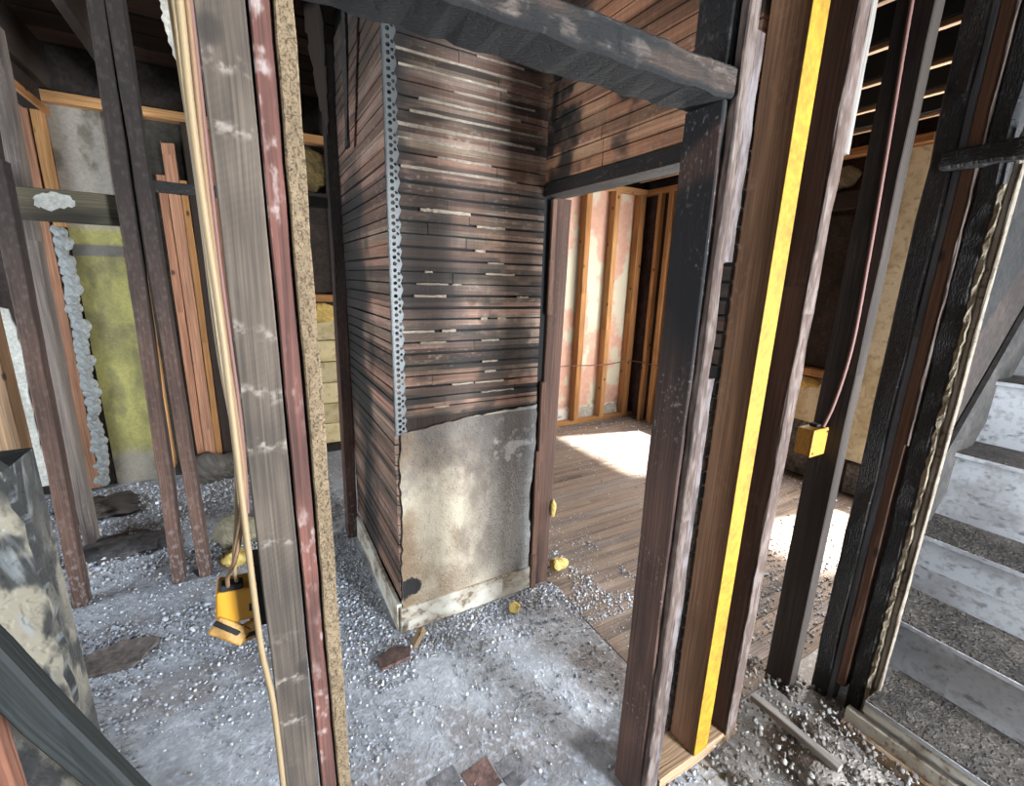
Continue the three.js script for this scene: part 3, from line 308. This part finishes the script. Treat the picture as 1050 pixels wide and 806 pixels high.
// partition in front of the far room, z = -2.66
{
  const st = (x0, x1, y0, y1, z0, z1, m, lean, l, o = {}) => thing(stick('partition_stud', [x0, x1], [y0, y1], [z0, z1], m, { seg: 14, jit: 0.002, bow: 0.005, lean, map1: m === M.smoked, ...o }), l, 'stud');
  const two = (m) => m;
  st(-0.485, -0.43, 0, 2.7, -2.76, -2.66, M.smoked, [0.045, 0], 'thin brown partition stud standing before the olive panel');
  st(-0.37, -0.315, 0, 2.7, -2.76, -2.66, M.smoked, [-0.01, 0], 'brown partition stud carrying the end of the charred rail');
  st(-0.878, -0.822, 0, 2.0, -2.735, -2.66, M.smoked, [0.045, 0], 'brown stud with a whitish foot under the crosswise green block');
  st(-0.975, -0.92, 0, 2.68, -3.38, -3.28, M.oldGrey, [0.04, 0], 'grey stud standing a step behind the brown one with the whitish foot');
  st(-1.135, -1.055, 0, 2.68, -3.18, -3.06, M.tanWood, [0.02, 0], 'clean tan stud next to the mottled wall remnant');
  thing(stick('blocking_board', [-0.84, -0.42], [1.79, 1.92], [-2.8, -2.765], mat(T.old, 0x6a6350, { bump: T.woodBump, bs: 0.001 }), { axis: 'x', seg: 6 }), 'greenish crosswise block with a white plaster smear between two partition studs', 'board');
  { const s = ragged('plaster_smear', [[0, 0.02], [0.05, 0], [0.13, 0.03], [0.12, 0.07], [0.06, 0.08], [0.01, 0.06]], 0.006, M.white, 0.008, 0.015); s.position.set(-0.74, 1.83, -2.765); s.position.sub(new THREE.Vector3(-0.63, 1.79, -2.7825)); scene.children.find((c) => c.name === 'blocking_board').add(s); shade(s); }
  thing(stick('charred_rail', [-0.33, 0.45], [1.95, 2.0], [-2.79, -2.765], M.char, { axis: 'x', seg: 8, jit: 0.003 }), 'charred rail running from the brown partition stud to the chase', 'board');
  st(0.405, 0.465, 0, 2.7, -2.8, -2.7, M.smoked, [0.02, 0], 'dark reddish stud against the rear corner of the lath chase');
  const ws = ragged('plaster_strip', [[0, 0], [0.08, 0], [0.07, 0.4], [0.09, 0.8], [0.07, 1.0], [0.02, 1.02], [0.01, 0.6], [-0.01, 0.3]], 0.015, M.white, 0.006, 0.05); ws.position.set(-1.17, 0.38, -3.42); thing(ws, 'white plaster strip leaning behind the tan stud', 'plaster');
  thing(stick('plank_scrap', [-1.02, -0.98], [0.0, 0.38], [-3.46, -3.43], M.dark, { seg: 4 }), 'short dark scrap propping up the white plaster strip', 'board');
  // torn remains at the top of the chase and paper from the ceiling
  const t1 = ragged('torn_plaster', [[0, 0], [0.06, -0.1], [0.1, 0.02], [0.14, 0.2], [0.12, 0.36], [0.02, 0.42], [-0.06, 0.3], [-0.03, 0.12]], 0.012, M.dark, 0.014, 0.02); t1.scale.set(0.55, 1.42, 1); t1.position.set(0.37, 2.36, -2.45); t1.rotation.set(0.1, -0.9, 0.1); thing(t1, 'grey torn plaster hanging from the top of the chase', 'plaster');
  thing(stick('charred_lath', [0.44, 0.455], [2.15, 2.69], [-2.32, -2.27], M.char, { seg: 6, jit: 0.004, lean: [-0.03, 0.25] }), 'loose charred lath slanting up the side of the chase', 'board');
  const pp = (x, y, z, h, w, ry, l, m) => { const s = ragged('torn_paper', [[0, 0], [w * 0.4, 0.03], [w * 0.5, -h * 0.5], [w * 0.7, -h], [w * 0.8, -h * 0.6], [w, 0], [w, 0.06], [0, 0.06]], 0.004, m, 0.006, 0.02); s.position.set(x, y, z); s.rotation.y = ry; return thing(s, l, 'paper'); };
  pp(-0.25, 2.66, -2.6, 0.2, 0.12, 0.2, 'cream scrap of paper hanging from the dark ceiling above the thin stud', M.plaster);
  pp(0.0, 2.66, -2.4, 0.16, 0.1, -0.3, 'yellowish scrap of paper hanging beside the cable bundle at the ceiling', M.yellowIns);
  thing(stick('ceiling_brace', [-1.06, -0.97], [2.52, 2.66], [-4.1, -2.4], M.charBrown, { axis: 'z', seg: 6 }), 'charred brown joist running out over the far room to the top plate', 'beam');
  thing(stick('furring_board', [-0.965, -0.94], [2.5, 2.54], [-4.1, -2.4], M.newWood2, { axis: 'z', seg: 5 }), 'thin orange strip along the underside of the charred joist', 'board');
}
// ------------------------------------------------------------------ opening between the hall and the chase, z = -0.72: left post, cables, remnant
{
  thing(stick('grey_stud', [-0.025, 0.0285], [0, 2.68], [-0.82, -0.72], M.grey, { seg: 24, jit: 0.0008, ch: 0.002, map1: true, lean: [0.004, 0] }), 'rough grey sawn stud with chalky bands in the foreground', 'stud');
  const rs = thing(stick('red_stud', [0.0345, 0.0585], [0, 2.68], [-0.83, -0.724], M.red, { seg: 24, jit: 0.0008, ch: 0.002, map1: true }), 'red brown stud fixed between the grey stud and the speckled edge', 'stud');
  thing(stick('plaster_edge', [0.061, 0.084], [0, 2.68], [-0.83, -0.716], M.plasterEdge, { seg: 60, jit: 0.0012, ch: 0.002, map1: true }), 'speckled tan fibreboard edge running up beside the red brown stud', 'board');
  const P = (pts, z) => pts.map(([x, y, dz]) => [x, y, z + (dz ?? 0)]);
  thing(tube('cable', P([[-0.034, 2.68], [-0.034, 1.89], [-0.036, 1.79], [-0.036, 1.69], [-0.033, 1.52], [-0.034, 1.23], [-0.034, 1.11], [-0.033, 1.03], [-0.027, 0.95], [-0.026, 0.85], [-0.027, 0.7], [-0.03, 0.3], [-0.06, 0.01]], -0.69), 0.0045, M.cable, 90), 'thick cream cable hanging down the front of the grey stud', 'cable');
  thing(tube('cable', P([[-0.026, 2.68], [-0.0275, 1.9], [-0.031, 1.7], [-0.031, 1.5], [-0.029, 1.38], [-0.031, 1.29], [-0.05, 1.2], [-0.07, 1.13, -0.06], [-0.075, 1.086, -0.1]], -0.705), 0.0032, M.cableBrown, 60), 'brown cable looping down into the black top of the yellow box', 'cable');
  thing(tube('cable', P([[-0.041, 2.68], [-0.044, 1.95], [-0.04, 1.72], [-0.04, 1.5], [-0.035, 1.36], [-0.045, 1.25], [-0.058, 1.16, -0.04], [-0.062, 1.086, -0.1]], -0.712), 0.0032, M.cable, 60), 'thin cream cable ending in the yellow box beside the brown one', 'cable');
  thing(tube('cable', P([[-0.022, 2.68], [-0.0245, 1.9], [-0.027, 1.6], [-0.025, 1.4], [-0.027, 1.32], [-0.03, 1.26]], -0.722 + 0.012), 0.0028, M.cableRed, 40), 'thin dark cable pressed against the grey stud', 'cable');
  // yellow outlet box hanging from the side of the grey stud
  const b = group('outlet_box', -0.05, 0.97, -0.82);
  const bx = (name, w, h, d, x, y, z, m, r = 0.004) => { const q = new THREE.Mesh(new RoundedBoxGeometry(w, h, d, 2, Math.min(r, w / 3, h / 3, d / 3)), m); q.name = name; q.position.set(x, y, z); b.add(q); return q; };
  bx('box_body', 0.06, 0.062, 0.05, -0.008, 0.082, 0.0, M.boxYellow); bx('mounting_plate', 0.03, 0.12, 0.06, 0.026, 0.082, -0.02, M.black);
  bx('front_flap', 0.058, 0.03, 0.01, -0.018, 0.042, 0.03, M.boxYellow2).rotation.set(-0.35, 0.15, -0.62); bx('front_flap', 0.034, 0.03, 0.012, 0.006, 0.03, 0.026, M.boxYellow2).rotation.set(-0.3, 0, 0.25); bx('cable_clamp', 0.034, 0.016, 0.022, -0.016, 0.115, 0.012, M.black); bx('slot', 0.046, 0.008, 0.004, -0.022, 0.051, 0.0345, M.black, 0.001).rotation.z = -0.72; bx('slot', 0.016, 0.007, 0.004, 0.012, 0.028, 0.0325, M.black, 0.001).rotation.z = 0.2; bx('screw_hole', 0.008, 0.014, 0.003, 0.014, 0.076, 0.0255, M.black, 0.001);
  thing(b, 'broken yellow plastic outlet box hanging by cables from the grey stud', 'outlet box'); b.rotation.z = -0.1; b.position.x = -0.066;
  // remnant of the wall on the left, with plaster
  const rem = group('wall_remnant', -0.5, 0, -0.78);
  const face = ragged('mottled_plaster', [[-0.9, 0], [0.0, 0], [0.004, 0.4], [-0.003, 0.9], [0.0, 1.2], [-0.012, 1.365], [-0.03, 1.39], [-0.2, 1.42], [-0.9, 1.4]], 0.02, M.mottle, 0.004, 0.025); face.position.set(-0.258, 0, -0.742); add(rem, face); add(rem, slab('core', [-1.45, -0.275], [0, 1.36], [-0.83, -0.745], M.mottle));
  struct(rem, 'mottled sooty wall remnant ending beside the diagonal black board', 'wall');
  thing(stick('red_stud', [-0.42, -0.318], [0, 1.13], [-0.718, -0.69], M.redBrown, { seg: 8, jit: 0.002 }), 'short red brown stud at the corner behind the diagonal black board', 'stud');
  const bd = new THREE.Mesh(timber(0.036, 0.03, 1.9, { seg: 20, jit: 0.0022, ch: 0.004 }), mat(T.old, 0x282d2b, { bump: T.woodBump, bs: 0.001, rough: 0.75 })); bd.name = 'charred_board'; bd.position.set(0.096, 0.0, -0.65); bd.rotation.set(0.0, 0.0, 0.318); thing(bd, 'charred black board leaning diagonally across the mottled wall remnant', 'board');
}
// header beam and the doorway post on the right of the opening
{
  thing(stick('header_beam', [0.086, 0.955], [1.985, 2.045], [-0.83, -0.715], M.beam, { axis: 'x', seg: 26, jit: 0.003, ch: 0.005, map1: true }), 'charred header beam spanning from the foreground post to the doorway post', 'beam');
  const p = group('doorway_post', 0.94, 0, -0.77);
  add(p, stick('post', [0.918, 0.958], [0, 1.985], [-0.83, -0.725], M.burnt, { seg: 20, jit: 0.0014, ch: 0.003, map1: true, lean: [0.0, 0] }));
  add(p, stick('upper_post', [0.925, 0.962], [2.046, 2.68], [-0.83, -0.735], M.char, { seg: 6, jit: 0.002 }));
  const e1 = stick('lath_edge', [0.905, 0.93], [0.0, 2.68], [-0.724, -0.706], M.whiteLath, { seg: 40, jit: 0.0028, ch: 0.003, lean: [0.025, 0] }); 
  add(p, stick('front_edge', [0.924, 0.957], [0.0, 2.68], [-0.726, -0.704], M.paleEdge, { seg: 40, jit: 0.0026, ch: 0.003, lean: [0.012, 0] }));
  add(p, stick('grey_lath', [0.968, 1.006], [1.66, 2.12], [-0.74, -0.716], M.greyLath, { seg: 12, jit: 0.0018, rough: 0.02, lean: [0.008, 0] }));
  add(p, stick('grey_lath', [0.962, 0.998], [0.0, 1.375], [-0.745, -0.718], M.greyLath, { seg: 20, jit: 0.0018, lean: [0.006, 0] }));
  add(p, stick('filler_stud', [0.96, 1.0], [0, 2.68], [-0.83, -0.745], M.dark, { seg: 8 }));
  thing(p, 'burnt doorway post carrying the header beam with grey laths nailed to its edge', 'post');
}
// studs to the right of the doorway post
{
  const y = group('yellow_stud', 1.2, 0.045, -0.77);
  add(y, stick('stud', [1.172, 1.237], [0.045, 2.68], [-0.825, -0.724], M.yellowSide, { seg: 14, jit: 0.001, lean: [-0.004, 0] })); add(y, stick('painted_edge', [1.171, 1.238], [0.045, 2.68], [-0.7235, -0.7195], M.yellow, { seg: 14, jit: 0.0006, ch: 0.001, lean: [-0.004, 0] })); y.children[1].userData.label = 'bright yellow painted front edge';
  thing(y, 'brown stud with a bright yellow painted front edge', 'stud');
  const s = group('brown_stud', 1.38, 0.045, -0.77);
  add(s, stick('stud', [1.335, 1.385], [0.045, 2.68], [-0.825, -0.722], M.darkBrown, { seg: 14, jit: 0.0014, lean: [0.02, 0] })); add(s, stick('lath_edge', [1.334, 1.384], [0.045, 2.68], [-0.7215, -0.714], M.paleEdge, { seg: 30, jit: 0.002, ch: 0.002, lean: [0.02, 0] }));
  add(s, stick('lath_edge', [1.405, 1.43], [1.95, 2.68], [-0.74, -0.714], M.whiteLath, { seg: 10, jit: 0.001 })); add(s, stick('splint', [1.388, 1.416], [1.0, 1.9], [-0.79, -0.735], M.paleWood, { seg: 8 })); add(s, stick('splint', [1.385, 1.404], [0.045, 0.72], [-0.79, -0.73], M.tanWood, { seg: 8 }));
  thing(s, 'dark brown stud with a whitish front edge next to the yellow-edged one', 'stud');
  thing(stick('bottom_plate', [1.008, 1.42], [0, 0.045], [-0.835, -0.72], M.tanWood, { axis: 'x', seg: 6, jit: 0.002 }), 'worn bottom plate under the yellow-edged stud', 'beam');
  thing(stick('dark_stud', [1.738, 1.79], [0, 2.69], [-0.82, -0.72], O(0x4a3f37), { seg: 14, jit: 0.0018 }), 'dark brown stud carrying the yellow junction box', 'stud');
  const jb = group('junction_box', 1.69, 1.03, -0.79);
  const q = (name, w, h, d, x, yy, z, m) => { const e = new THREE.Mesh(new RoundedBoxGeometry(w, h, d, 2, 0.004), m); e.name = name; e.position.set(x, yy, z); jb.add(e); return e; };
  q('box_body', 0.088, 0.095, 0.05, 0, 0.05, -0.01, M.boxYellow2); q('cover_plate', 0.094, 0.1, 0.008, 0, 0.05, 0.02, M.boxYellow2); q('clamp', 0.03, 0.012, 0.03, 0.02, 0.103, -0.01, M.black); for (const sx of [-1, 1]) q('screw', 0.008, 0.008, 0.003, sx * 0.036, 0.05 + sx * 0.036, 0.0245, M.black);
  thing(jb, 'yellow electrical junction box on the dark stud', 'junction box');
  thing(tube('cable', [[1.722, 1.13, -0.78], [1.725, 1.2, -0.765], [1.726, 1.4, -0.745], [1.728, 1.7, -0.75], [1.728, 2.0, -0.76], [1.728, 2.4, -0.775], [1.728, 2.68, -0.78]], 0.006, M.cableRed, 50), 'reddish cable climbing the dark stud from the junction box', 'cable');
}
// ------------------------------------------------------------------ end of the stair wall and the stairs
{
  const e = group('wall_end', 1.9, 0, -0.64);
  add(e, stick('charred_stud', [1.87, 1.93], [0, 2.69], [-0.705, -0.645], M.char, { seg: 22, jit: 0.003, ch: 0.006 })); add(e, stick('inner_stud', [1.874, 1.93], [0, 2.69], [-0.644, -0.624], mat(T.old, 0x74777f, { bump: T.woodBump, bs: 0.001 }), { seg: 14, jit: 0.002 })); add(e, stick('brown_board', [1.872, 1.93], [0.1, 2.69], [-0.623, -0.592], W(0x7d5c48), { seg: 10 })); add(e, stick('white_edge', [1.868, 1.93], [1.1, 2.69], [-0.591, -0.583], M.paleEdge, { seg: 30, jit: 0.002 })); add(e, stick('charred_stud', [1.874, 1.94], [0, 2.69], [-0.582, -0.532], M.char, { seg: 30, jit: 0.003, ch: 0.006 }));
  struct(e, 'charred end of the stair wall built of black studs and a brown board', 'wall');
  const pe = new THREE.Group(); const tr = group('corner_trim', 1.89, 0, -0.52);
  add(tr, stick('plaster_edge', [1.874, 1.9], [0.03, 1.9], [-0.531, -0.516], mat(T.paint, 0xb8aea0, { bump: T.dirtBump, bs: 0.004 }), { seg: 90, jit: 0.003, ch: 0.003 })); add(tr, stick('trim_board', [1.88, 1.905], [0.02, 2.05], [-0.515, -0.5], mat(T.paint, 0xb4b0ac), { seg: 20, jit: 0.0014 })); add(tr, stick('trim_bead', [1.876, 1.896], [0.03, 1.95], [-0.5, -0.492], mat(T.paint, 0x9c948e), { seg: 20, jit: 0.001 }));
  thing(tr, 'peeling white corner trim beside the bottom stair', 'trim');
  thing(stick('charred_header', [1.83, 1.9], [1.955, 2.01], [-0.66, 0.35], M.char, { axis: 'z', seg: 24, jit: 0.005, ch: 0.008 }), 'charred header running out over the foot of the stairs', 'beam');
  const w = group('wall_stair'); w.add(slab('wall_board', [1.95, 4.1], [0, 2.95], [-0.71, -0.66], M.sootWall)); const sp = ragged('plaster_panel', [[0, 0.9], [0.25, 1.15], [0.9, 1.8], [2.1, 2.2], [2.1, 2.6], [1.2, 2.55], [0.5, 2.2], [0.12, 1.8], [0.03, 1.3]], 0.012, mat(T.dirt, 0x3a3633, { bump: T.dirtBump, bs: 0.004 }), 0.012, 0.05); sp.position.set(1.96, 0, -0.66); w.add(sp); struct(w);
  const steps = [[1.81, 0, 0.175], [2.06, 0.175, 0.39], [2.32, 0.39, 0.645], [2.58, 0.645, 0.945], [2.84, 0.945, 1.235], [3.1, 1.235, 1.5]];
  const s = group('staircase', 1.81, 0, -0.1);
  steps.forEach(([x, y0, y1], i) => { const xe = steps[i + 1]?.[0] ?? 3.36, z0 = i ? -0.655 : -0.5, z1 = 0.48;
    const r = slab('riser', [x, x + 0.022], [y0, y1 - 0.022], [z0, z1], M.stair); planarUV(r, (X, Y, Z) => [Z + i * 0.37, Y]); add(s, r);
    const t = stick('tread', [x - 0.018, xe + 0.02], [y1 - 0.022, y1], [z0, z1], M.tread, { axis: 'z', seg: 6, ch: 0.007, jit: 0.001 }); planarUV(t, (X, Y, Z) => [X, Z]); add(s, t);
    const n = stick('nosing', [x - 0.021, x - 0.0165], [y1 - 0.021, y1 - 0.004], [z0, z1], M.stair, { axis: 'z', seg: 6, ch: 0.001, jit: 0.0006 }); planarUV(n, (X, Y, Z) => [Z, Y]); add(s, n); });
  for (let i = 1; i < 6; i++) { const [x, y0, y1] = steps[i]; add(s, slab('stringer', [x + 0.02, 3.36], [y0 - 0.02, y1 - 0.022], [-0.655, -0.63], M.dark)); }
  const sk = ragged('skirt_board', [[0.1, 0.18, 1], [0.1, 0.52, 1], [1.2, 1.75, 1], [1.2, 1.4, 1]], 0.018, mat(T.dirt, 0x5a544f), 0.002, 0.2); sk.position.set(1.96, 0.0, -0.655); add(s, sk);
  add(s, stick('base_trim', [1.784, 1.81], [0.0, 0.1], [-0.545, 0.48], M.paint, { axis: 'z', seg: 8, jit: 0.0012 })); add(s, stick('shoe_moulding', [1.764, 1.785], [0, 0.05], [-0.545, 0.48], mat(T.paint, 0xdcbfa6), { axis: 'z', seg: 8, jit: 0.001, ch: 0.006 })); add(s, stick('tread_moulding', [1.79, 1.812], [0.12, 0.152], [-0.5, 0.48], M.paint, { axis: 'z', seg: 8, ch: 0.006 }));
  thing(s, 'white painted staircase with dusty dark treads', 'stairs');
}
// ------------------------------------------------------------------ loose pieces on the floor
{
  thing(lump('insulation_tuft', 1.4, 0.04, -1.83, 0.05, 0.035, 0.045, M.yellowIns, 51, 0.5), 'yellow insulation tuft on the floor inside the doorway', 'insulation');
  thing(lump('insulation_tuft', 1.01, 0.02, -1.66, 0.03, 0.028, 0.025, M.yellowIns, 52, 0.5), 'small yellow insulation tuft before the baseboard of the chase', 'insulation');
  thing(lump('insulation_tuft', 1.295, 0.44, -1.775, 0.016, 0.05, 0.02, M.yellowIns, 53, 0.5), 'yellow insulation tuft stuck to the edge of the doorway stud', 'insulation');
  const c = ragged('brick_shard', [[0, 0], [0.12, 0.01], [0.14, 0.06], [0.06, 0.1], [-0.01, 0.06]], 0.02, mat(T.dirt, 0x9c7a70), 0.004, 0.02); c.rotation.x = -Math.PI / 2; c.position.set(0.34, 0.0, -1.6); thing(c, 'flat reddish shard on the floor by the corner of the chase', 'debris');
  thing(stick('wood_scrap', [0.49, 0.515], [0, 0.085], [-1.7, -1.66], W(0xb59a78), { seg: 3, rough: 0.02, lean: [0.03, 0.02] }), 'small wood splinter standing at the corner of the chase', 'scrap');
  const d = ragged('plaster_shard', [[0, 0], [0.16, -0.02], [0.24, 0.1], [0.1, 0.16], [-0.03, 0.1]], 0.015, mat(T.dirt, 0xb0a29c), 0.012, 0.03); d.rotation.x = -Math.PI / 2 + 0.06; d.position.set(-0.72, 0.002, -2.12); thing(d, 'flat brownish shard lying in the white crumbs of the far room', 'debris');
  thing(stick('wood_scrap', [1.5, 1.53], [0.09, 0.115], [-0.74, -0.44], M.whiteLath, { axis: 'z', seg: 5 }), 'thin pale lath lying on the rubble heap by the stairs', 'scrap');
  thing(lump('stone_block', 1.47, 0.06, -0.92, 0.05, 0.06, 0.04, M.plaster, 61, 0.2, 1), 'pale plaster lump beside the brown stud foot', 'debris');
  const md = lump('rubble_heap', 1.58, -0.01, -0.44, 0.15, 0.09, 0.23, mat(T.light, 0x98908a, { bump: T.dirtBump, bs: 0.012 }), 63, 0.6, 4, 2.6); thing(md, 'brown grey rubble heap at the foot of the stairs', 'debris');
  // countless crumbs of plaster
  const r = rng(99), fieldCrumb = [];
  const blocked = (x, z) => (x > 0.44 && x < 1.3 && z < -1.76 && z > -2.8) || (x > 1.74 && z > -0.8);
  function scatter(n, fx, fz, dens, s0, s1, y = 0) { let k = 0, guard = 0; while (k < n && guard++ < n * 30) { const x = fx(), z = fz(); if (blocked(x, z) || r() > dens(x, z)) continue; fieldCrumb.push([x, y, z, s0 + (s1 - s0) * r() ** 3]); k++; } }
  const U = (a, b) => () => a + (b - a) * r(), clump = (x, z) => sm(0.42, 0.62, fbm(x * 3.1 + 9, z * 3.1 + 40, 3));
  scatter(26000, U(-1.7, 0.45), U(-4.2, -1.75), (x, z) => 0.25 + 0.75 * clump(x, z) * sm(-1.7, -2.2, z), 0.0025, 0.0095);
  scatter(1100, U(-1.4, 0.4), U(-4.2, -2.2), (x, z) => clump(x, z), 0.008, 0.02);
  scatter(5200, U(-0.8, 1.3), U(-1.9, -0.6), (x, z) => 0.14 + 0.7 * clump(x * 1.7, z * 1.7), 0.002, 0.0085);
  scatter(1900, U(0.15, 0.47), U(-2.8, -1.5), (x, z) => 0.3 + sm(0.25, 0.0, Math.abs(x - 0.42)), 0.003, 0.009);
  scatter(2200, U(0.45, 1.3), U(-1.76, -1.5), (x, z) => 0.15 * clump(x * 3, z * 3) + sm(-1.55, -1.75, z), 0.003, 0.010);
  scatter(3000, U(1.3, 2.5), U(-3.2, -0.9), (x, z) => 0.25 + 0.75 * clump(x * 1.3, z * 1.3) * sm(2.2, 1.3, x), 0.0015, 0.006);
  scatter(800, U(1.25, 1.75), U(-2.0, -1.4), (x, z) => clump(x * 2, z * 2), 0.003, 0.009);
  scatter(2600, U(2.4, 4.0), U(-4.0, -0.9), (x, z) => 0.4 + 0.6 * sm(3.2, 4, x), 0.003, 0.01);
  scatter(1600, U(1.9, 3.0), U(-1.5, -0.78), () => 1, 0.003, 0.01);
  const rub = []; for (let i = 0; i < 4500; i++) { const a = r() * 6.283, q = Math.sqrt(r()), x = 1.58 + Math.cos(a) * q * 0.36, z = -0.52 + Math.sin(a) * q * 0.5; if (x > 1.765 && z > -0.56) continue; if (x > 1.86) continue; rub.push([x, 0.075 * Math.max(0, 1 - q * q), z, 0.002 + 0.012 * r() ** 5]); }
  const white = [[0.70, 0.72, 0.75], [0.64, 0.66, 0.70], [0.58, 0.59, 0.63], [0.65, 0.63, 0.60], [0.5, 0.49, 0.5], [0.78, 0.79, 0.81]], brown = [[0.46, 0.43, 0.40], [0.50, 0.47, 0.44], [0.42, 0.39, 0.365], [0.6, 0.585, 0.565], [0.38, 0.35, 0.325]];
  function crumbs(name, list, palette, label) {
    const g = new THREE.IcosahedronGeometry(1, 0), gp = g.attributes.position; for (let i = 0; i < gp.count; i++) { const k = 0.72 + 0.56 * hs(Math.round(gp.getX(i) * 50) + 90, Math.round(gp.getY(i) * 70 + gp.getZ(i) * 31) + 90); gp.setXYZ(i, gp.getX(i) * k, gp.getY(i) * k * 0.8, gp.getZ(i) * k * 0.9); } g.deleteAttribute('normal'); g.deleteAttribute('uv');  const gm = mergeVertices(g, 1e-3); gm.computeVertexNormals(); const m = new THREE.InstancedMesh(gm, mat(null, 0xffffff, { rough: 0.95 }), list.length), mx = new THREE.Matrix4(), q = new THREE.Quaternion(), c = new THREE.Color(); m.name = name;
    list.forEach(([x, y, z, s], i) => { q.setFromEuler(new THREE.Euler(r() * 6, r() * 6, r() * 6)); mx.compose(new THREE.Vector3(x, y + s * 0.55, z), q, new THREE.Vector3(s, s * (0.5 + r() * 0.5), s)); m.setMatrixAt(i, mx); const p = palette[Math.floor(r() * palette.length)], v = 0.8 + r() * 0.25; c.setRGB((p[0] * v) ** 2.2, (p[1] * v) ** 2.2, (p[2] * v) ** 2.2); m.setColorAt(i, c); });
    top(m, 'stuff'); m.userData.label = label; m.userData.category = 'debris';
  }
  crumbs('plaster_crumbs', fieldCrumb, white, 'white plaster crumbs scattered over the whole floor');
  crumbs('rubble', rub, brown, 'brown and grey rubble chunks heaped at the foot of the stairs');
}
renderer.render(scene, camera);
